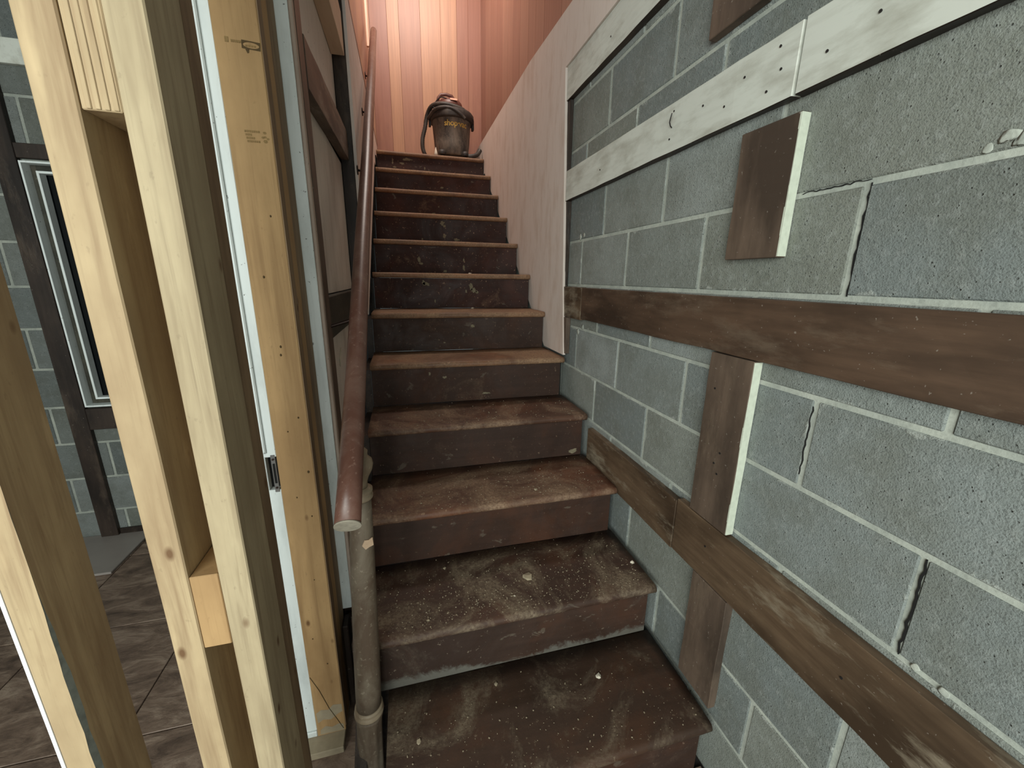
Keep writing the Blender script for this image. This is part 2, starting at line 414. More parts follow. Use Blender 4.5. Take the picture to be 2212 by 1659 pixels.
crack(wall_r, (0.5885, 1.598), (0.5885, 1.400), 0.0022, XW+0.0006)
crack(wall_r, (0.72, 1.6035), (0.589, 1.6045), 0.0020, XW+0.0006)
crack(wall_r, (0.6055, 1.175), (0.6050, 1.02), 0.0022, XW+0.0006)
# lumps of squeezed-out mortar on the joints
for (y_, z_, s_) in [(0.42, 1.622, 0.010), (0.398, 1.632, 0.009), (0.405, 1.615, 0.011), (0.44, 1.612, 0.007), (0.385, 1.640, 0.006), (0.375, 1.622, 0.008),
                     (0.34, 0.792, 0.007), (0.30, 0.787, 0.007), (1.79, 1.62, 0.01), (1.83, 1.615, 0.012), (1.75, 1.205, 0.012), (1.80, 1.18, 0.014)]:
    bm = bmesh.new(); bmesh.ops.create_icosphere(bm, subdivisions=2, radius=s_)
    for v in bm.verts:
        v.co += noise.noise_vector(v.co*90+Vector((y_*50, z_*30, 0)))*s_*0.6; v.co.x *= 0.10
    add('mortar_lump', bm_mesh(bm), MORTAR, (XW-0.0005, y_, z_), wall_r, smooth=True)

# furring boards on the right wall (each one lifts away by itself)
XB = 0.786
def nail_heads(parent, pts, x, r=0.0028):
    for (y_, z_) in pts:
        bm = bmesh.new(); bmesh.ops.create_cone(bm, cap_ends=True, segments=8, radius1=r, radius2=r*0.8, depth=0.003)
        bmesh.ops.rotate(bm, matrix=Matrix.Rotation(math.pi/2, 3, 'Y'), verts=bm.verts)
        add('nail', bm_mesh(bm), NAILM, (x, y_, z_), parent)
def rboard(y0, y1, z0, z1, mat, label, edge=False, nails=(), cuts=10, jit=0.0022, x0=XB, cat='board'):
    c = Vector(((x0+XW)/2, (y0+y1)/2, (z0+z1)/2)); vert = (z1-z0) > (y1-y0)
    o = add('furring_board', box_mesh(XW-x0-0.0008, y1-y0, z1-z0, 0.0015, jit, cuts, 'z' if vert else 'y', y0*5+z0), mat, c)
    tag(o, label, cat)
    if mat is WHITEBOARD:          # bare underside, its dark colour also standing in for shadow
        o.data.materials.append(DARKWOOD)
        for p_ in o.data.polygons:
            if p_.normal.z < -0.5: p_.material_index = 1
    if edge:
        box('board_edge', (x0+0.001, y0-0.0022, z0+0.002), (XW-0.002, y0+0.003, z1-0.002), ENDWHITE, o, bev=0.0005, jit=0.0008, cuts=20, axis='z')['label'] = 'pale unstained edge'
    nail_heads(o, nails, x0)
    return o
rboard(-0.25, 1.727, 1.246, 1.387, BROWN, 'long dark brown horizontal board across the middle of the block wall', cuts=16)
rboard(1.732, 1.955, 1.240, 1.388, BROWNLOW, 'short scuffed brown board piece between the long middle board and the plaster panel')
rboard(-0.25, 0.935, 0.598, 0.772, BROWNLOW, 'nearer weathered brown horizontal board low on the block wall', cuts=14, nails=[(0.42, 0.68), (0.8, 0.70)])
rboard(0.939, 1.575, 0.594, 0.764, BROWNLOW, 'farther low brown horizontal board meeting the stair treads', cuts=8)
rboard(-0.25, 0.757, 1.792, 1.925, WHITEBOARD, 'nearer whitewashed horizontal board on the upper block wall', cuts=14, nails=[(0.70, 1.842), (0.615, 1.86), (0.53, 1.87)])
wb = rboard(0.764, 1.98, 1.792, 1.925, WHITEBOARD, 'farther whitewashed board with a bent nail on the upper block wall', cuts=14,
            nails=[(0.80, 1.855), (0.83, 1.825), (0.90, 1.88), (0.955, 1.84), (1.035, 1.87), (1.16, 1.90), (1.17, 1.83), (1.62, 1.85), (0.81, 1.90)])
add('bent_nail', tube_mesh([(XB+0.002, 1.165, 1.858), (XB-0.006, 1.163, 1.862), (XB-0.012, 1.160, 1.870), (XB-0.013, 1.155, 1.880), (XB-0.015, 1.148, 1.889)], 0.0016, 8), NAILM, (0, 0, 0), wb)
rboard(0.9, 2.02, 2.232, 2.372, WHITEBOARD, 'topmost whitewashed board slanting out of sight by the plaster panel', cuts=14, nails=[(1.45, 2.33), (1.6, 2.29)])
rboard(0.733, 0.882, 1.477, 1.757, BROWNV, 'short upright brown board below the white boards', edge=True)
rboard(0.742, 0.882, 0.775, 1.243, BROWNV, 'long upright brown board between the middle and low boards', edge=True,
       nails=[(0.80, 0.985), (0.815, 0.95), (0.80, 0.925), (0.85, 1.15)])
rboard(0.700, 0.832, 0.228, 0.596, BROWNV, 'short upright brown board standing on the bottom tread')
rboard(0.878, 1.045, 2.018, 2.235, BROWNV, 'brown upright board scrap above the white boards')
rboard(1.895, 1.955, 1.052, 1.238, BROWNV, 'small brown upright strip under the plaster panel corner', cuts=2)
# dark strip just inside the panel edge and its pale bead
rboard(1.955, 2.015, 1.389, 1.790, DARKWOODV, 'thin dark upright strip beside the right plaster panel edge, lower piece', x0=0.792, cuts=4)
rboard(1.985, 2.045, 1.928, 2.230, DARKWOODV, 'thin dark upright strip beside the right plaster panel edge, upper piece', x0=0.792, cuts=4)

# stained drywall sheets lining the upper flight
RISE, RUN, Y1, Z1 = 0.2069, 0.3039, 0.667, 0.207
XR, XL = 0.775, -0.168
def nose(i): return Y1+i*RUN, Z1+i*RISE           # i = 0..11, 11 is the landing
poly = [(1.905, 1.050), (1.93, 1.40), (2.04, 2.30), (1.96, 2.60), (2.6, 2.645), (4.72, 2.66), (4.72, 2.40)]
for i in range(10, 4, -1):
    y_, z_ = nose(i); poly += [(y_+RUN+0.03, z_-0.04), (y_+0.06, z_-0.04)]
poly += [(1.94, 1.050)]
poly = [(1.905, 1.045), (1.950, 1.40), (2.035, 2.374), (1.10, 2.374), (1.10, 2.575), (1.93, 2.60), (2.6, 2.645), (4.62, 2.66), (4.62, 2.40), (4.0, 2.36)]
poly += [(2.2, 1.045)]
d_r = add('drywall_sheet', prism_mesh([(a-3, b-1.8) for a, b in poly], 'x', -0.0065, 0.0065), DRYWALL, (0.7865, 3, 1.8))
tag(d_r, 'large stained off-white plaster sheet on the right beside the upper steps', 'wall panel')
# paneled walls around the landing
w_lb = empty('wall_landing', (0.33, 4.6, 2.483), kind='structure')
xs = [-0.215, -0.178, -0.022, 0.085, 0.281, 0.472, 0.627, 0.737, 0.87]
for a, b in zip(xs[:-1], xs[1:]):
    box('panel_board', (a+0.0006, 4.60+random.uniform(0, 0.0015), 2.40), (b-0.0006, 4.62, 4.9), COPPER, w_lb, bev=0.0010)
box('backing', (-0.25, 4.615, 2.36), (0.9, 4.66, 4.9), BLACKM, w_lb, bev=0)
w_lr = empty('wall_landing_right', (0.87, 3.2, 2.62), kind='structure')
ys = [4.6, 4.35, 4.15, 3.90, 3.66, 3.50, 3.336, 3.145, 2.94, 2.787, 2.623, 2.342, 2.1, 1.9, 1.6, 1.3]
for b, a in zip(ys[:-1], ys[1:]):
    box('panel_board', (0.862+random.uniform(0, 0.0015), a+0.0007, 2.625), (0.88, b-0.0007, 4.9), COPPER2, w_lr, bev=0.0015)
box('backing', (0.877, 1.3, 2.62), (0.93, 4.66, 4.9), BLACKM, w_lr, bev=0)
box('top_plate', (0.80, 1.96, 2.58), (0.8619, 4.6, 2.6245), DARKWOOD, w_lr, bev=0)
w_ll = empty('wall_landing_left', (-0.2, 3.3, 2.7), kind='structure')
ys = [4.6, 4.35, 4.1, 3.8, 3.5, 3.2, 2.95, 2.7, 2.45, 2.2, 1.9, 1.6, 1.3]
for b, a in zip(ys[:-1], ys[1:]):
    box('panel_board', (-0.215, a+0.0012, 2.70), (-0.198-random.uniform(0, 0.001), b-0.0012, 4.9), COPPER, w_ll, bev=0.0015)
box('backing', (-0.27, 1.3, 2.69), (-0.2155, 4.66, 4.9), BLACKM, w_ll, bev=0)
box('trim_1', (-0.197, 1.5, 2.665), (-0.180, 4.6, 2.690), TRIMBROWN)['kind'] = 'structure'
box('trim_2', (-0.198, 4.30, 3.36), (-0.178, 4.325, 4.9), PALETRIM)['kind'] = 'structure'

# left stair wall: backing, grey hardboard panels and drywall sheet
wall_l = empty('wall_left', (-0.25, 1.9, 0), kind='structure')
box('backing', (-0.30, 1.22, 0.0), (-0.256, 4.62, 2.69), BLACKM, wall_l, bev=0)
for (ya, yb, za, zb) in [(1.32, 2.19, 2.02, 2.41), (1.32, 2.19, 1.365, 1.93), (1.32, 2.19, 0.775, 1.225), (1.32, 2.19, 0.02, 0.60)]:
    box('hardboard_panel', (-0.2555, ya, za), (-0.2500, yb, zb), HARDBOARD, wall_l, bev=0.001)
d_l = add('drywall_sheet', prism_mesh([(a-3, b-1.8) for a, b in [(2.20, 1.235), (2.20, 2.66), (4.60, 2.66), (4.60, 2.40), (3.9, 2.36)]],
          'x', -0.0065, 0.0065), DRYWALL, (-0.1865, 3, 1.8))
tag(d_l, 'narrow pinkish plaster sheet on the left behind the handrail', 'wall panel')
def lboard(y0, y1, z0, z1, x1, mat, label, tilt=0.0, name='furring_board', cat='board', x0=-0.2495):
    c = Vector(((x0+x1)/2, (y0+y1)/2, (z0+z1)/2)); vert = (z1-z0) > (y1-y0)
    o = add(name, box_mesh(x1-x0, y1-y0, z1-z0, 0.0015, 0.0015, 8, 'z' if vert else 'y', y0*5+z0), mat, c)
    o.rotation_euler = (tilt, 0, 0)
    return tag(o, label, cat)
lboard(1.318, 2.195, 1.925, 2.045, -0.214, DUSTWOOD, 'dark dusty horizontal board between the grey panels left of the handrail', 0.05)
lboard(1.318, 2.195, 1.235, 1.362, -0.222, OLIVE, 'olive-brown board at the foot of the grey panel left of the handrail')
lboard(1.318, 2.195, 0.610, 0.765, -0.222, DARKWOOD, 'low dark board on the left wall behind the newel post')
lboard(1.318, 2.155, 2.345, 2.505, -0.196, CREAM, 'cream painted board high on the left wall above the grey panels')
u = lboard(2.1965, 2.230, 1.25, 2.66, -0.1945, DARKWOODV, 'dark upright batten in the recess before the left plaster sheet', x0=-0.2495)
add('plaster_flake', prism_mesh([(0, 0), (0.02, 0.012), (0.045, 0.03), (0.06, 0.035), (0.045, 0.01), (0.025, -0.01), (0.008, -0.03)], 'x', 0, 0.003), CHIPM, (-0.2495, 1.60, 1.12))
tag(bpy.data.objects['plaster_flake'], 'white torn plaster flake on the left wall beside the handrail', 'plaster flake')

# ------------------------------------------------------------------ floors and ceilings
fl = empty('floor', (-0.5, 0.6, 0), kind='structure')
box('grout_bed', (-2.4, -2.2, -0.06), (1.0, 4.70, -0.013), GROUT, fl, bev=0)
TS = 0.51
tile_me = {}
for i in range(-3, 4):
    for j in range(-6, 3):
        x0, y0 = -0.94+i*TS, 1.21+j*TS
        lo = [max(x0, -2.38)+0.002, y0+0.002]; hi = [min(x0+TS, 0.80)-0.002, min(y0+TS, 2.45)-0.002]
        if hi[0]-lo[0] < 0.03 or hi[1]-lo[1] < 0.03 or lo[1] < -2.2: continue
        if lo[0] > -0.3 and lo[1] > 0.68: continue
        box('tile', (lo[0], lo[1], -0.012), (hi[0], hi[1], random.uniform(-0.0008, 0.0)), SLATE, fl, bev=0.0015)
s = box('floor_slab', (-1.98, 2.09, 0.0), (-1.455, 2.448, 0.012), PALESLAB)
tag(s, 'flat pale grey slab on the tiled floor against the far block wall', 'slab')
cl = box('ceiling', (-2.4, -2.2, 2.62), (-0.31, 2.46, 2.70), CEILM, bev=0); cl['kind'] = 'structure'
cl = box('ceiling_upper', (-0.3, 1.25, 4.9), (0.95, 4.7, 4.96), CEILM, bev=0); cl['kind'] = 'structure'
cl = box('ceiling_stairs', (-0.309, -2.2, 2.62), (0.809, 1.25, 2.70), CEILM, bev=0); cl['kind'] = 'structure'

# ------------------------------------------------------------------ far block wall with window, seen between the studs
wb_ = empty('wall_back', (-1.3, 2.45, 0), kind='structure')
WX0, WX1, WZ0, WZ1 = -1.604, -0.95, 0.757, 1.90
for lo, hi in [((-2.4, 0), (WX0, 2.62)), ((WX1, 0), (-0.31, 2.62)), ((WX0, 0), (WX1, WZ0)), ((WX0, WZ1), (WX1, 2.62))]:
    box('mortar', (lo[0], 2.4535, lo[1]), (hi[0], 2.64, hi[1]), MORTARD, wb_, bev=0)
for k in range(-4, 10):
    za, zb = 0.757+k*0.1995+JT/2, 0.757+(k+1)*0.1995-JT/2
    za = max(za, 0.0); zb = min(zb, 2.615)
    if zb-za < 0.02: continue
    off = -1.765 if k % 2 == 1 else -1.565
    for j in range(-2, 5):
        xa, xb = off+j*0.4+JT/2, off+(j+1)*0.4-JT/2
        xa = max(xa, -2.39); xb = min(xb, -0.32)
        segs = [(xa, xb)]
        if za < WZ1-0.02 and zb > WZ0+0.02:
            segs = [(xa, min(xb, WX0)), (max(xa, WX1), xb)]
        for a, b in segs:
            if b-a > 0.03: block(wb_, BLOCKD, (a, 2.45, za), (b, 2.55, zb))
win = empty('window_1', (-1.28, 2.5, 0.757), kind='structure')
box('pane', (WX0+0.03, 2.505, WZ0+0.02), (WX1-0.03, 2.511, WZ1-0.02), GLASS, win, bev=0)
def frame(name, x0, x1, z0, z1, y0, y1, t, mat):
    f = empty(name, ((x0+x1)/2, y0, z0)); f.parent = win; f.location = Vector(WL[f.name])-WL[win.name]
    box('frame_bar', (x0, y0, z0), (x0+t, y1, z1), mat, f, bev=0.001); box('frame_bar', (x1-t, y0, z0), (x1, y1, z1), mat, f, bev=0.001)
    box('frame_bar', (x0+t, y0, z0), (x1-t, y1, z0+t), mat, f, bev=0.001); box('frame_bar', (x0+t, y0, z1-t), (x1-t, y1, z1), mat, f, bev=0.001)
frame('window_frame', WX0+0.002, WX1-0.002, WZ0+0.002, WZ1-0.005, 2.425, 2.50, 0.008, CASEWHITE)
frame('window_stop', WX0+0.0105, WX1-0.0105, WZ0+0.0105, WZ1-0.0135, 2.47, 2.515, 0.022, OLIVE)
frame('sash', WX0+0.033, WX1-0.033, WZ0+0.033, WZ1-0.037, 2.46, 2.50, 0.010, CASEWHITE)
box('window_backing', (WX0, 2.60, WZ0), (WX1, 2.63, WZ1), BLACKM, win, bev=0)
def fboard(name, lo, hi, mat, label):
    o = box(name, lo, hi, mat, jit=0.001, cuts=6, axis='z' if hi[2]-lo[2] > hi[0]-lo[0] else 'x'); return tag(o, label, 'board')
fboard('furring_board', (-1.685, 2.425, 0.012), (-1.6065, 2.449, 2.258), DARKWOODV, 'dark upright board left of the window on the far wall')
fboard('furring_board', (-1.605, 2.425, 1.905), (-0.93, 2.449, 1.965), DARKWOODV, 'dark head board above the window on the far wall')
fboard('furring_board', (-1.605, 2.425, 0.636), (-0.93, 2.449, 0.750), DARKWOODV, 'dark sill board below the window on the far wall')
fboard('furring_board', (-2.35, 2.425, 2.264), (-0.93, 2.449, 2.357), WHITEBOARD, 'grey-white horizontal board above the window on the far wall')
fboard('furring_board', (-1.604, 2.437, 0.012), (-0.40, 2.449, 0.045), DARKWOOD, 'low dark strip along the foot of the far wall')
w2 = box('wall_far_left', (-2.44, -2.2, 0), (-2.395, 2.64, 2.62), BLOCKD, bev=0); w2['kind'] = 'structure'

# ------------------------------------------------------------------ stud framing at left
def stud(name, lo, hi, mat, label, cat='stud', cuts=10, jit=0.0010):
    o = box(name, lo, hi, mat, None, bev=0.0018, jit=jit, cuts=cuts, axis='z'); return tag(o, label, cat)
bp = box('bottom_plate', (-2.3, 0.585, 0.0), (-0.2455, 0.674, 0.038), PINE2); tag(bp, 'pale lumber floor plate under the new studs', 'floor plate')
tp = box('top_plate', (-2.3, 0.585, 2.574), (-0.2455, 0.674, 2.612), PINE2); tag(tp, 'pale lumber plate above the new studs', 'top plate')
stud('wall_stud', (-0.3605, 0.585, 0.0388), (-0.3225, 0.674, 2.5735), PINE, 'fuzzy pale pine stud, left one of the blocked pair')
stud('wall_stud', (-0.2840, 0.585, 0.0388), (-0.2455, 0.674, 2.5735), PINE2, 'pale pine stud, right one of the blocked pair, nearest the stairs')
stud('wall_stud', (-0.3345, 0.6755, 0.0), (-0.2465, 0.7160, 2.6), GREYWOOD, 'brown stud nailed flat behind the blocked pair')
for z0, z1, lab in [(1.593, 1.95, 'ribbed pine spacer block at the top between the paired studs'),
                    (0.874, 1.001, 'small smooth pine spacer block between the paired studs'),
                    (0.15, 0.30, 'lowest pine spacer block between the paired studs')]:
    b = box('spacer_block', (-0.3215, 0.5875 if z0 > 1.2 else 0.586, z0), (-0.2850, 0.674, z1), PINE if z0 > 1.2 else SPRUCE, bev=0.0012); tag(b, lab, 'spacer block')
# groove ribs on the face of the top block
blk = bpy.data.objects['spacer_block']
for q in range(4):
    xq = -0.3165+q*0.0082
    box('rib', (xq, 0.5862, 1.594), (xq+0.0045, 0.5880, 1.949), PINE, blk, bev=0.0006, jit=0.0006, cuts=14, axis='z')
# far-left stud with bark edge (wane)
bm = bmesh.new(); N = 70; zs = [0.0388+(2.5735-0.0388)*i/N for i in range(N+1)]; rings = []
for z in zs:
    wv = max(0, min(1, (1.00-z)/0.12)) * (0.0055+0.004*noise.noise(Vector((0, 0, z*24)))) * (1 if z > 0.45 else max(0.25, (z-0.1)/0.35))
    rg = 0.0012*noise.noise(Vector((3, 0, z*60))) if z < 1.25 else 0
    x0, x1, y0, y1 = -0.5255, -0.4905, 0.585, 0.674
    pr = [(x0, y0), (x1-wv*0.55+rg, y0+0.0002), (x1+rg*0.5, y0+wv*1.3+0.0008), (x1, y1), (x0, y1)]
    rings.append([bm.verts.new((a+0.508, b-0.63, z)) for a, b in pr])
for i in range(N):
    for k in range(5):
        f = bm.faces.new((rings[i][k], rings[i][(k+1) % 5], rings[i+1][(k+1) % 5], rings[i+1][k]))
        if k == 1: f.material_index = 1
bm.faces.new(rings[0][::-1]); bm.faces.new(rings[-1]); bmesh.ops.recalc_face_normals(bm, faces=bm.faces)
me = bm_mesh(bm); me.materials.append(PINE); me.materials.append(BARK)
tag(add('wall_stud', me, None, (-0.508, 0.63, 0)), 'leftmost pine stud with a ragged bark edge', 'stud')
e = box('edge_strip', (-0.5310, 0.584, 0.04), (-0.5262, 0.602, 2.56), m_plain('bright_white_edge_mat', srgb(250, 250, 250), 0.4, var=0.02), bev=0.0005)
tag(e, 'thin bright white strip on the outer side of the leftmost stud', 'trim strip')

# doorway stack between the studs and the stair wall
sill = box('sill_block', (-0.42, 1.000, 0.0), (-0.2525, 1.148, 0.024), BEIGE, bev=0.002, jit=0.001, cuts=3, axis='x'); tag(sill, 'dirty beige sill block under the white jamb and orange post', 'sill')
post = stud('door_post', (-0.3345, 1.0500, 0.0245), (-0.2515, 1.1340, 2.60), SPRUCE, 'orange-tan post with a printed stamp and knots beside the white jamb', 'post', jit=0.0012)
bm = bmesh.new()
# ragged grey bark face on the side of the post
Ls = [bm.verts.new((0, -0.040, -1.27+2.54*i/60)) for i in range(61)]
Rs = [bm.verts.new((0.0015*random.random(), -0.010+0.010*noise.noise(Vector((1, 2, i*0.4))), -1.27+2.54*i/60)) for i in range(61)]
Lb = [bm.verts.new((-0.003, v.co.y, v.co.z)) for v in Ls]; Rb = [bm.verts.new((-0.003, v.co.y, v.co.z)) for v in Rs]
for i in range(60):
    bm.faces.new((Ls[i], Rs[i], Rs[i+1], Ls[i+1])); bm.faces.new((Rs[i], Rb[i], Rb[i+1], Rs[i+1])); bm.faces.new((Ls[i], Ls[i+1], Lb[i+1], Lb[i]))
bmesh.ops.recalc_face_normals(bm, faces=bm.faces)
add('bark_edge', bm_mesh(bm), GREYWOOD, (-0.2500, 1.0915, 1.312), post)['label'] = 'weathered grey side with bark'
for (x_, z_) in [(-0.275, 1.55), (-0.29, 1.26), (-0.292, 1.24), (-0.272, 1.08), (-0.300, 1.045), (-0.265, 0.93), (-0.30, 0.86), (-0.27, 0.80), (-0.285, 0.60), (-0.31, 0.40), (-0.28, 0.30), (-0.305, 1.42)]:
    bm = bmesh.new(); bmesh.ops.create_cone(bm, cap_ends=True, segments=10, radius1=random.uniform(0.0015, 0.0032), radius2=0.001, depth=0.002)
    bmesh.ops.rotate(bm, matrix=Matrix.Rotation(math.pi/2, 3, 'X'), verts=bm.verts); bmesh.ops.scale(bm, vec=(1, 1, 1.4), verts=bm.verts)
    add('knot', bm_mesh(bm), INK, (x_, 1.0493, z_), post)
# printed stamps on the post: a black box holding a light oval, and faded blurred lines of print
def ink(poly, mat, name='stamp'):
    cx = sum(p_[0] for p_ in poly)/len(poly); cz = sum(p_[1] for p_ in poly)/len(poly)
    return add(name, prism_mesh([(a-cx, b-cz) for a, b in poly], 'y', -0.0003, 0.0005), mat, (cx, 1.0496, cz), post)
bm = bmesh.new(); cx, cz = -0.2585, 1.866; ow, oh = 0.0165, 0.0072; sq = []; ov = []
for k in range(32):
    a = 2*math.pi*k/32; ca, sa = math.cos(a), math.sin(a); m_ = max(abs(ca), abs(sa))
    sq.append(bm.verts.new((ca/m_*ow, 0, sa/m_*oh))); ov.append(bm.verts.new((ca*ow*0.88, 0, sa*oh*0.72)))
for k in range(32): bm.faces.new((sq[k], sq[(k+1) % 32], ov[(k+1) % 32], ov[k]))
o = add('stamp', bm_mesh(bm), INK, (-0.2700, 1.0490, 1.868), post); o.rotation_euler = (0, 0.06, 0)
ink([(-0.281, 1.861), (-0.274, 1.861), (-0.275, 1.855), (-0.278, 1.854)], INK)
for q in range(4): ink([(-0.280+q*0.005, 1.8655), (-0.2765+q*0.005, 1.8655), (-0.2765+q*0.005, 1.8685), (-0.280+q*0.005, 1.8685)], INKPALE)
for q in range(6): ink([(-0.305+q*0.0034, 1.870), (-0.3025+q*0.0034, 1.870), (-0.3025+q*0.0034, 1.874), (-0.305+q*0.0034, 1.8745)], INKPALE)
ink([(-0.3155, 1.869), (-0.309, 1.869), (-0.309, 1.878), (-0.3155, 1.878)], INKPALE)
for r_, (x0, n_) in enumerate([(-0.3030, 7), (-0.3020, 3), (-0.3010, 4), (-0.3000, 6)]):
    for q in range(n_): ink([(x0+q*0.0042, 1.712-r_*0.0062), (x0+q*0.0042+0.0033, 1.712-r_*0.0062), (x0+q*0.0042+0.0033, 1.716-r_*0.0062), (x0+q*0.0042, 1.716-r_*0.0062)], INKPALE)
for (a, b, s_) in [(-0.2655, 1.713, 0.0035), (-0.270, 1.704, 0.003), (-0.2605, 1.702, 0.003), (-0.2655, 1.697, 0.0045), (-0.2655, 1.705, 0.003)]:
    ink([(a+s_*math.cos(k), b+s_*0.8*math.sin(k)) for k in [i*math.pi/3 for i in range(6)]], INKPALE)
add('split', tube_mesh([(-0.3325, 1.0492, 0.262), (-0.312, 1.0490, 0.205), (-0.292, 1.0490, 0.130), (-0.272, 1.0490, 0.075), (-0.258, 1.0490, 0.035)], 0.0009, 6), INK, (0, 0, 0), post)
ink([(-0.330, 0.118), (-0.315, 0.128), (-0.295, 0.122), (-0.280, 0.138), (-0.256, 0.134), (-0.255, 0.105), (-0.270, 0.098), (-0.290, 0.082), (-0.312, 0.088), (-0.328, 0.078)], BEIGE, 'plaster_smear')
ink([(-0.326, 0.030), (-0.324, 0.048), (-0.308, 0.060), (-0.290, 0.050), (-0.270, 0.058), (-0.257, 0.052), (-0.257, 0.028)], BEIGE, 'plaster_smear')
back = stud('door_post', (-0.3345, 1.1352, 0.0), (-0.2535, 1.2100, 2.60), GREYWOOD, 'shaded brownish post behind the orange stamped post', 'post')
jamb = empty('door_jamb', (-0.37, 1.09, 0.0245), 'white painted jamb with a metal strike plate beside the orange post', 'door jamb')
for lo, hi in [((-0.420, 1.0545, 0.046), (-0.3350, 1.10, 0.886)), ((-0.420, 1.0545, 0.978), (-0.3350, 1.10, 2.60)), ((-0.420, 1.0545, 0.886), (-0.3615, 1.10, 0.978))]:
    box('jamb_board', lo, hi, JAMBWHITE, jamb, bev=0.0015, jit=0.0008, cuts=8, axis='z')
box('jamb_foot', (-0.420, 1.050, 0.0245), (-0.3350, 1.10, 0.0445), JAMBWHITE, jamb)
box('jamb_stop', (-0.420, 1.0475, 0.99), (-0.3560, 1.0545, 2.60), JAMBWHITE, jamb, bev=0.0025, jit=0.0005, cuts=10, axis='z')
box('jamb_recess', (-0.3615, 1.075, 0.886), (-0.3350, 1.10, 0.978), BLACKM, jamb, bev=0)
sp_ = empty('strike_plate', (-0.342, 1.056, 0.932)); sp_.parent = jamb; sp_.location = Vector((-0.342, 1.056, 0.932))-WL['door_jamb']
for lo, hi in [((-0.3490, 1.0535, 0.960), (-0.3385, 1.0560, 0.984)), ((-0.3490, 1.0535, 0.880), (-0.3385, 1.0560, 0.905)),
               ((-0.3490, 1.0535, 0.905), (-0.3460, 1.0560, 0.960)), ((-0.3410, 1.0535, 0.905), (-0.3385, 1.0560, 0.960))]:
    box('plate', lo, hi, METAL, sp_, bev=0.0005)
for z_ in (0.972, 0.893):
    bm = bmesh.new(); bmesh.ops.create_cone(bm, cap_ends=True, segments=12, radius1=0.0030, radius2=0.0030, depth=0.002)
    bmesh.ops.rotate(bm, matrix=Matrix.Rotation(math.pi/2, 3, 'X'), verts=bm.verts)
    add('screw', bm_mesh(bm), DARKMETAL, (-0.3437, 1.0530, z_), sp_)
cas = empty('door_casing', (-0.24, 1.225, 0.33), 'white painted casing strip with a brown outer edge beside the stair wall', 'casing')
box('casing_board', (-0.2560, 1.2115, 0.340), (-0.2255, 1.2400, 2.60), CASEWHITE, cas, bev=0.002, jit=0.0007, cuts=24, axis='z')
box('casing_edge', (-0.2252, 1.2135, 0.300), (-0.2165, 1.2400, 2.60), m_paint('pinkish_edge_mat', srgb(186, 166, 152), srgb(130, 112, 98), 0.6, 0.7), cas, bev=0.003, jit=0.0006, cuts=24, axis='z')
box('casing_back', (-0.2555, 1.2410, 0.200), (-0.2155, 1.3120, 2.60), m_stained('casing_back_mat', srgb(88, 70, 58), srgb(108, 88, 74), 'z', amt=0.3), cas, bev=0.002, jit=0.0008, cuts=24, axis='z')
t5 = box('lath_piece', (-0.2505, 1.150, 0.0), (-0.232, 1.205, 0.325), DARKWOODV, bev=0.003); tag(t5, 'dark upright lath end low on the wall beside the newel post', 'board')
t6 = box('lath_piece', (-0.2500, 1.2115, 0.0), (-0.222, 1.239, 0.30), DUSTWOOD, bev=0.003); tag(t6, 'dusty brown lath end low on the wall behind the newel post', 'board')

# ------------------------------------------------------------------ staircase
st = empty('staircase', (0.3, 0.667, 0), 'steep dark brown wooden stairs covered in plaster dust', 'staircase')
def tread_mesh(x0, x1, y0, y1, t=0.030, seed=0):
    """board with a rounded nosing at y0, slightly worn and uneven"""
    bm = bmesh.new(); n = 28; prof = []
    r = t/2
    for a in range(0, 7): th = math.pi/2+math.pi*a/6; prof.append((y0+r+r*math.cos(th), -r+r*math.sin(th)))
    prof = [(y1, 0)] + [(y0+(y1-y0)*k/5, 0) for k in (4, 3, 2, 1)] + prof + [(y1, -t)]
    R = []
    for i in range(n+1):
        x = x0+(x1-x0)*i/n
        ring = []
        for (yy, zz) in prof:
            nz = noise.noise(Vector((x*7+seed*5, yy*9, zz*3)))*0.0012
            fy = noise.noise(Vector((x*16, seed*3.3, zz*60)))*0.0016 if yy < y0+0.02 else 0
            ring.append(bm.verts.new((x, yy+fy, zz+(nz if zz > -0.01 else 0))))
        R.append(ring)
    m_ = len(prof)
    for i in range(n):
        for k in range(m_):
            f = bm.faces.new((R[i][k], R[i+1][k], R[i+1][(k+1) % m_], R[i][(k+1) % m_])); f.smooth = True
    bm.faces.new(R[0]); bm.faces.new(R[-1][::-1]); bmesh.ops.recalc_face_normals(bm, faces=bm.faces)
    return bm_mesh(bm)
base_b = srgb(66, 44, 36)
TM = [m_stair('tread_dark_mat', srgb(68, 50, 39), srgb(116, 102, 84), 0.50, 0.64, 0.35),
      m_stair('tread_gritty_mat', srgb(74, 54, 44), srgb(132, 116, 96), 0.46, 0.60, 0.45),
      m_stair('tread_dusty_mat', srgb(96, 68, 54), srgb(152, 126, 102), 0.42, 0.60, 0.35),
      m_stair('tread_pale_mat', srgb(120, 88, 68), srgb(166, 134, 104), 0.34, 0.60, 0.4)]
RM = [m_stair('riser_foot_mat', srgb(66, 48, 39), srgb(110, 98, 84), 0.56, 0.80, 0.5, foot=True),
      m_stair('riser_mat', srgb(62, 43, 34), srgb(112, 92, 76), 0.58, 0.85, 0.45),
      m_stair('riser_upper_mat', srgb(60, 37, 31), srgb(140, 112, 90), 0.60, 0.80, 0.7)]
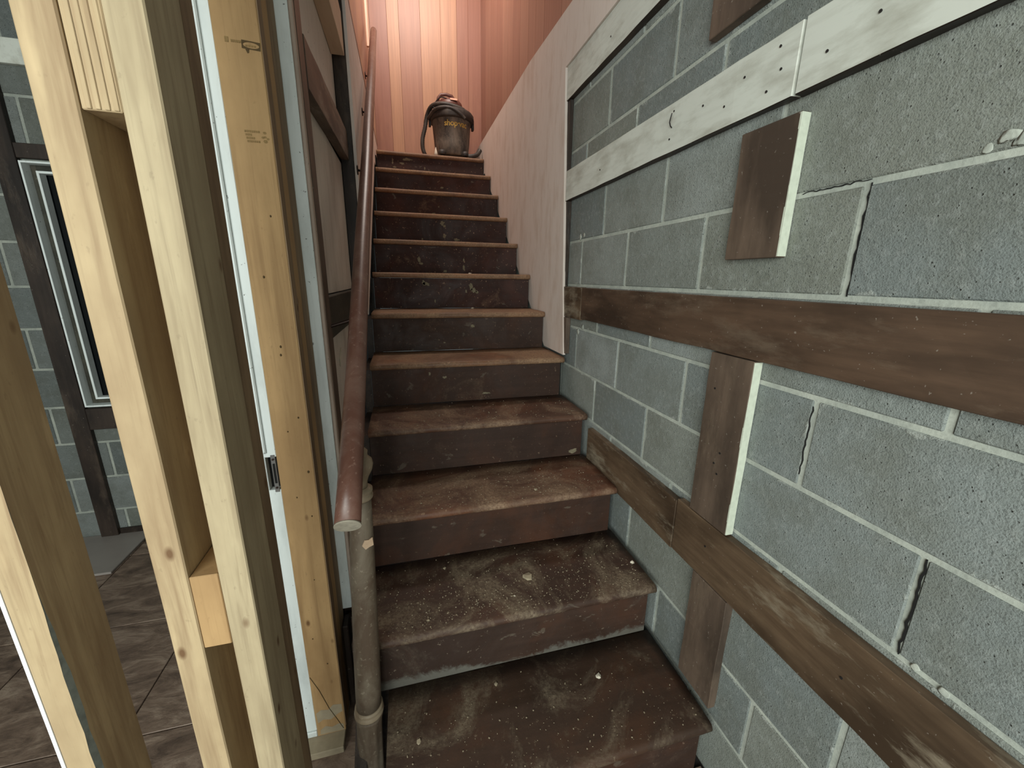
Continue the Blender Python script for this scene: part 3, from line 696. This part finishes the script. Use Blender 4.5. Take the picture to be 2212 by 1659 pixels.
for i in range(12):
    y, z = nose(i)
    x1 = 0.783 if i <= 4 else XR
    x0 = -0.108 if i == 0 else (XL if i > 4 else XL)
    if i == 11:
        yb = 4.60
    else: yb = y+RUN+0.028
    tm = TM[0] if i == 0 else TM[1] if i == 1 else TM[2] if i in (2, 3) else TM[3]
    c = Vector(((x0+x1)/2, (y+yb)/2, z))
    add('tread', tread_mesh(x0-c.x, x1-c.x, y-c.y, yb-c.y, 0.030, i), tm, c, st)
    rm = RM[0] if i == 1 else RM[1] if i < 6 else RM[2]
    yr = y+0.028
    xa = -0.108 if i == 0 else XL
    box('riser', (xa+0.002, yr, z-RISE+0.0005), (x1-0.012 if i <= 4 else x1-0.002, yr+0.018, z-0.0305), rm, st, bev=0.001, jit=0.0006, cuts=6, axis='x')
# stringers carrying the steps
sp_poly = [(0.72, 0.0), (1.10, 0.0), (4.05, 2.02), (4.55, 2.02), (4.55, 2.44), (4.10, 2.44)]
for i in range(11, 0, -1):
    y, z = nose(i); sp_poly += [(y+0.05, z-0.034), (y+0.05, z-RISE-0.034)]
sp_poly = sp_poly[:-1] + [(1.02, 0.17), (0.98, 0.17)]
cc = (0, 2.0, 1.0)
for xa, xb in [(XL-0.034, XL-0.0012), (0.70, 0.735)]:
    add('stringer', prism_mesh([(a-cc[1], b-cc[2]) for a, b in sp_poly], 'x', xa, xb), DARKWOOD, cc, st)
# dried plaster splashes stuck to the risers
SPL = m_plain('dried_splash_mat', srgb(126, 116, 94), 0.95, var=0.5, scale=60)
def splash(i, x, z, w_, h_):
    cy0 = nose(i)[0]+0.028
    P = []; n_ = 22
    for k in range(n_):
        a = 2*math.pi*k/n_; q = 0.55+0.75*abs(noise.noise(Vector((math.cos(a)*1.6+x*20, math.sin(a)*1.6+z*20, i*2.0))))*1.6
        P.append((w_*q*math.cos(a)/2, h_*q*math.sin(a)/2))
    add('plaster_splash', prism_mesh(P, 'y', -0.0006, 0.0004), SPL, (x, cy0, z), st)
for a_ in [(6, 0.131, 1.386, .050, .022), (6, 0.118, 1.392, .025, .03), (6, 0.404, 1.375, .030, .045), (6, 0.418, 1.352, .045, .028), (6, 0.440, 1.340, .022, .018), (6, 0.182, 1.285, .010, .025), (6, 0.272, 1.362, .012, .008), (6, 0.372, 1.345, .012, .02),
           (7, 0.108, 1.535, .028, .045), (7, 0.120, 1.512, .04, .02), (7, 0.278, 1.465, .028, .022), (7, 0.405, 1.49, .016, .05), (7, 0.405, 1.54, .012, .03),
           (8, 0.309, 1.715, .028, .035), (8, 0.395, 1.695, .040, .026), (8, 0.295, 1.805, .035, .03), (8, 0.31, 1.785, .02, .02), (8, 0.15, 1.69, .014, .02), (8, 0.50, 1.76, .01, .01),
           (9, 0.26, 1.91, .03, .012), (9, 0.30, 1.96, .012, .012), (9, 0.10, 1.90, .05, .010), (10, 0.30, 2.11, .02, .02), (10, 0.36, 2.16, .03, .018), (10, 0.15, 2.10, .05, .012), (10, 0.05, 2.10, .03, .012),
           (11, -0.035, 2.405, .012, .07), (11, -0.02, 2.36, .03, .016), (11, 0.093, 2.43, .09, .03), (11, 0.045, 2.395, .05, .02), (11, 0.24, 2.37, .012, .03), (11, 0.33, 2.33, .025, .03), (11, 0.19, 2.32, .02, .02),
           (4, 0.17, 0.954, .030, .012), (4, 0.10, 0.975, .012, .02), (4, 0.376, 0.862, .05, .012), (3, 0.730, 0.642, .06, .03), (5, 0.202, 1.076, .012, .01), (5, 0.36, 1.165, .03, .02)]:
    splash(*a_)
# stray plaster chips
def chip(x, y, z, s_, lab, m=CHIPM):
    bm = bmesh.new(); bmesh.ops.create_icosphere(bm, subdivisions=1, radius=s_)
    for v in bm.verts:
        v.co += noise.noise_vector(v.co*200+Vector((x*40, y*40, 0)))*s_*0.7; v.co.z = max(v.co.z*0.5, -s_*0.25)
    o = add('plaster_chip', bm_mesh(bm), m, (x, y, z+s_*0.25+0.0005)); return tag(o, lab, 'plaster chip', 'plaster chips on the steps')
chip(0.533, 0.880, Z1, 0.009, 'white plaster chip alone on the bottom tread')
chip(-0.024, 0.83, Z1, 0.006, 'grey crumb on the bottom tread near the newel post', BEIGE)
chip(0.212, 0.935, Z1, 0.006, 'tiny grey crumb on the bottom tread under the riser', BEIGE)
chip(0.367, 1.12, Z1+RISE, 0.016, 'largest flat plaster flake on the second tread', BEIGE)
chip(0.089, 1.235, Z1+RISE, 0.007, 'brown crumb at the back of the second tread', BEIGE)
chip(0.765, 1.10, Z1+RISE, 0.008, 'white chip at the wall end of the second tread')
chip(0.30, 1.05, Z1+RISE, 0.004, 'small crumb in the middle of the second tread')
chip(0.02, 1.02, Z1+RISE, 0.006, 'crumb on the left part of the second tread', BEIGE)
chip(0.021, 1.343, Z1+2*RISE, 0.005, 'crumb on the left part of the third tread', BEIGE)
chip(0.46, 1.34, Z1+2*RISE, 0.007, 'flat crumb on the right part of the third tread', BEIGE)
chip(0.40, 2.46, Z1+5*RISE, 0.010, 'pale chip at the back of the sixth tread')
chip(0.43, 2.74, Z1+6*RISE, 0.010, 'pale chip at the back of the seventh tread')
# fine grit nobody could count
bm = bmesh.new()
for _ in range(1900):
    i = random.choice([0, 1, 1, 1, 1, 2, 2, 3]); y, z = nose(i)
    x = random.uniform(-0.15 if i else -0.09, 0.76); yy = y+0.015+abs(random.gauss(0, 0.13))
    if yy > y+RUN+0.02: continue
    s_ = random.choice([0.0006, 0.0008, 0.0008, 0.0011, 0.0018])
    m4 = Matrix.Translation((x-0.3, yy-1.2, z+s_*0.4+0.0008)) @ Matrix.Rotation(random.random()*6, 4, 'Z') @ Matrix.Diagonal((s_*random.uniform(1, 1.8), s_, s_*0.7, 1))
    bmesh.ops.create_cube(bm, size=1.4, matrix=m4)
g = add('grit', bm_mesh(bm), BEIGE, (0.3, 1.2, 0)); tag(g, 'scattered pale grit and dust crumbs over the lower treads', 'grit', kind='stuff')

# ------------------------------------------------------------------ newel post and handrail
NX, NY = -0.166, 0.920
nw = empty('newel_post', (NX, NY, 0), 'dusty turned wooden newel post at the foot of the stairs', 'newel post')
add('base_section', lathe_mesh([(0.0385, 0.0), (0.0385, 0.02), (0.0370, 0.03), (0.0360, 0.10), (0.0350, 0.222), (0.0365, 0.230), (0.0370, 0.242)], 48, (0.03, 0.222, 9)), NEWELM, (NX, NY, 0), nw)
add('ring', lathe_mesh([(0.0355, 0.2425), (0.0390, 0.246), (0.0395, 0.251), (0.0370, 0.256), (0.0355, 0.259), (0.0375, 0.263), (0.0375, 0.267), (0.034, 0.272)], 40), NEWELT, (NX, NY, 0), nw)
add('shaft', lathe_mesh([(0.0330, 0.2725), (0.0335, 0.32), (0.0330, 0.45), (0.0310, 0.60), (0.0290, 0.75), (0.0270, 0.86), (0.0255, 0.908)], 40), NEWELM, (NX, NY, 0), nw)
add('ring', lathe_mesh([(0.0255, 0.9085), (0.030, 0.914), (0.0305, 0.920), (0.026, 0.925), (0.0295, 0.930), (0.0295, 0.936), (0.020, 0.942)], 40), NEWELT, (NX, NY, 0), nw)
add('finial', lathe_mesh([(0.0190, 0.9425), (0.018, 0.955), (0.022, 0.968), (0.030, 0.985), (0.0325, 0.999), (0.030, 1.010), (0.022, 1.018), (0.020, 1.024), (0.021, 1.032), (0.014, 1.040)], 40), NEWELT, (NX, NY, 0), nw)
flake = add('paint_flake', prism_mesh([(-0.014, 0), (-0.007, 0.013), (0.003, 0.010), (0.012, 0.013), (0.014, -0.009), (0.003, -0.010), (-0.006, -0.013)], 'y', -0.001, 0.001), CREAM, (NX+0.016, NY-0.0250, 0.800), nw)
flake.rotation_euler = (0, 0, 0.5); nw.rotation_euler = (0, 0.042, 0); flake['label'] = 'cream paint chip stuck on the shaft'

RX, RR, SL = -0.130, 0.0250, 0.72
def rp(y, dx=0, dz=0): return (RX+dx, y, 0.946+SL*(y-0.73)+dz)
hr = empty('handrail', (RX, 0.73, 0.946), 'long round varnished brown handrail climbing the left side', 'handrail')
pts = [Vector(rp(0.742+k*(4.15-0.742)/40, math.sin(k*0.5)*0.0008)) - Vector((RX, 2.4, 2.1)) for k in range(41)]
add('rail', tube_mesh(pts, RR, 28, True), RAILM, (RX, 2.4, 2.1), hr)
dv = Vector((0, 1, SL)).normalized()
e0 = Vector(rp(0.742))
add('cut_end', tube_mesh([-dv*0.0035, -dv*0.0002], RR*1.02, 28, True), RAILCUT, e0, hr)['label'] = 'pale sawn end'
add('end_knob', lathe_mesh([(0.004, -0.016), (0.014, -0.012), (0.018, 0), (0.014, 0.012), (0.004, 0.016)], 16), BRASS, Vector(rp(4.17)), hr)['label'] = 'bright brass end knob'
for yb in (2.16, 2.78, 3.35, 1.30):
    b = empty('bracket', rp(yb, -0.02, -0.03)); b.parent = hr; b.location = Vector(rp(yb, -0.02, -0.03))-WL['handrail']
    wallx = -0.180 if yb > 2.15 else -0.2405
    q = Vector(rp(yb)); a0 = Vector((wallx-q.x, 0, -0.075))
    add('arm', tube_mesh([a0, a0+Vector((0.02, 0, -0.004)), Vector((-0.012, 0, -0.055)), Vector((0, 0, -0.038)), Vector((0, 0, -0.026))], 0.0055, 10), DARKMETAL, q, b)
    add('wall_plate', tube_mesh([a0-Vector((0.0, 0, 0)), a0+Vector((0.005, 0, 0))], 0.021, 16), DARKMETAL, q, b)
    add('saddle', box_mesh(0.022, 0.060, 0.004, 0.001), DARKMETAL, q+Vector((0, 0, -0.030)), b, rot=(math.atan(SL), 0, 0))

# ------------------------------------------------------------------ drum vacuum on the landing
VX, VY, VZ = 0.515, 4.262, nose(11)[1]+0.0012
H0 = 0.045
va = empty('vacuum_cleaner', (VX, VY, VZ), 'dusty dark drum vacuum cleaner standing on the top landing', 'vacuum')
V = Vector((VX, VY, VZ))
RB, RT, HB = 0.150, 0.186, 0.335
add('drum', lathe_mesh([(RB-0.012, H0), (RB, H0+0.012), (RB+0.012, H0+0.10), (RT-0.006, H0+HB-0.03), (RT+0.004, H0+HB-0.025), (RT+0.004, H0+HB)], 48), VACM, V, va)
add('lid', lathe_mesh([(RT+0.016, H0+HB-0.045), (RT+0.022, H0+HB-0.035), (RT+0.022, H0+HB+0.012), (RT+0.008, H0+HB+0.030), (RT-0.05, H0+HB+0.055), (0.10, H0+HB+0.072)], 48), VACLID, V, va)
add('motor_head', lathe_mesh([(0.118, H0+HB+0.060), (0.120, H0+HB+0.075), (0.112, H0+HB+0.105), (0.088, H0+HB+0.130), (0.050, H0+HB+0.143), (0.012, H0+HB+0.146)], 36), VACRED, V+Vector((-0.015, -0.02, 0)), va)
add('head_band', lathe_mesh([(0.122, H0+HB+0.058), (0.126, H0+HB+0.062), (0.126, H0+HB+0.070), (0.120, H0+HB+0.074)], 36), BLACKM, V+Vector((-0.015, -0.02, 0)), va)
hz = H0+HB+0.125
add('handle', tube_mesh([(-0.095, 0, hz-0.02), (-0.085, 0, hz+0.030), (-0.060, 0, hz+0.058), (-0.01, 0, hz+0.064), (0.040, 0, hz+0.055), (0.060, 0, hz+0.028), (0.068, 0, hz-0.015)], 0.0095, 10, flat=1.5), VACRED, V+Vector((-0.03, 0, 0)), va)
lab = add('label', prism_mesh([(-0.03, -0.014), (0.03, -0.014), (0.034, 0.0), (0.026, 0.014), (-0.026, 0.014), (-0.034, 0.0)], 'y', -0.001, 0.001), PINKLABEL, V+Vector((0.010, -0.128, H0+HB+0.112)), va)
lab.rotation_euler = (-0.75, 0, 0.05); lab['label'] = 'shiny pale label'
for sx in (-1, 1):
    for a in (0, 1):
        ang = math.atan2(-0.9 if a else 0.9, sx*0.75)
        cpos = V+Vector((math.cos(ang)*0.165, math.sin(ang)*0.165, 0))
        f = empty('caster', cpos); f.parent = va; f.location = cpos-V
        add('foot', lathe_mesh([(0.030, 0.034), (0.034, 0.040), (0.034, 0.062), (0.022, 0.075)], 18), VACLID, cpos, f)
        add('wheel', tube_mesh([(-0.012, 0, 0.0185), (0.012, 0, 0.0185)], 0.018, 16), BLACKM, cpos, f)
for s_ in (-1, 1):
    add('latch', box_mesh(0.022, 0.045, 0.085, 0.004), VACLID, V+Vector((s_*(RT+0.014), 0, H0+HB-0.045)), va)
# yellow print on the drum
fc = bpy.data.curves.new('print', 'FONT'); fc.body = 'shop\u00b7vac'; fc.size = 0.066; fc.align_x = 'CENTER'; fc.offset = 0.0012; fc.resolution_u = 3; fc.space_character = 0.95
fo = bpy.data.objects.new('print_tmp', fc); COL.objects.link(fo)
bpy.context.view_layer.update()
tm_ = bpy.data.meshes.new_from_object(fo.evaluated_get(bpy.context.evaluated_depsgraph_get()))
bpy.data.objects.remove(fo, do_unlink=True)
bm = bmesh.new(); bm.from_mesh(tm_)
bmesh.ops.subdivide_edges(bm, edges=[e_ for e_ in bm.edges if e_.calc_length() > 0.012], cuts=2)
zt = H0+0.222; a0 = -math.pi/2+0.13
for v in bm.verts:
    zz = zt+v.co.y; rr = RB+0.012+(RT-0.006-RB-0.012)*((zz-H0-0.10)/(HB-0.13))+0.0022
    a = a0+v.co.x/rr; v.co = Vector((rr*math.cos(a), rr*math.sin(a), zz))
add('printed_name', bm_mesh(bm), YELLOW, V, va)['label'] = 'worn yellow lettering'
def smooth_path(P, n=8):
    P = [Vector(p_) for p_ in P]; out = []
    for i in range(len(P)-1):
        p0, p1, p2, p3 = P[max(i-1, 0)], P[i], P[i+1], P[min(i+2, len(P)-1)]
        for k in range(n):
            t = k/n; out.append(0.5*((2*p1)+(-p0+p2)*t+(2*p0-5*p1+4*p2-p3)*t*t+(-p0+3*p1-3*p2+p3)*t**3))
    return out+[P[-1]]
TOP = H0+HB
hose = smooth_path([(0.185, -0.085, TOP-0.03), (0.10, -0.14, TOP+0.025), (0.0, -0.15, TOP+0.050), (-0.10, -0.135, TOP+0.062), (-0.180, -0.07, TOP+0.058), (-0.222, -0.02, TOP+0.00),
                    (-0.245, -0.01, TOP-0.10), (-0.272, -0.01, TOP-0.20), (-0.272, -0.01, 0.10), (-0.245, 0.0, 0.040), (-0.20, 0.10, 0.021), (-0.05, 0.235, 0.021),
                    (0.13, 0.23, 0.021), (0.22, 0.10, 0.021), (0.215, -0.05, 0.021)], 10)
n = len(hose); rad = [0.0175+0.0016*(i % 2) for i in range(n)]
hs = add('hose', tube_mesh(hose, 0.018, 14, True, radii=rad), HOSEM, V, va)
add('hose_loop', tube_mesh(smooth_path([(-0.215, -0.04, TOP-0.035), (-0.15, -0.155, TOP+0.010), (-0.04, -0.195, TOP+0.018), (0.05, -0.205, TOP-0.02), (0.10, -0.20, TOP-0.06)], 8), 0.015, 12), HOSEM, V, va)
add('cord', tube_mesh(smooth_path([(-0.17, -0.10, TOP+0.03), (-0.15, -0.09, TOP+0.085), (-0.10, -0.10, TOP+0.125), (-0.05, -0.115, TOP+0.115)], 8), 0.0045, 8), BLACKM, V, va)
noz = empty('nozzle', V+Vector((0.17, -0.17, 0.02))); noz.parent = va; noz.location = Vector((0.17, -0.17, 0.02))
add('wand', tube_mesh(smooth_path([(0.125, -0.195, 0.021), (0.165, -0.20, 0.024), (0.205, -0.19, 0.040), (0.228, -0.17, 0.066), (0.242, -0.16, 0.090)], 6), 0.019, 16), HOSEM, V, noz)
add('wand_mouth', tube_mesh([(0.2425, -0.1595, 0.0905), (0.2445, -0.1585, 0.0935)], 0.014, 16), BLACKM, V, noz)
cone = add('paper_scrap', lathe_mesh([(0.020, 0.0), (0.014, 0.03), (0.002, 0.075)], 7), CHIPM, (VX-0.168, VY-0.185, nose(11)[1]+0.0012)); tag(cone, 'small white torn scrap standing by the drum vacuum', 'scrap')
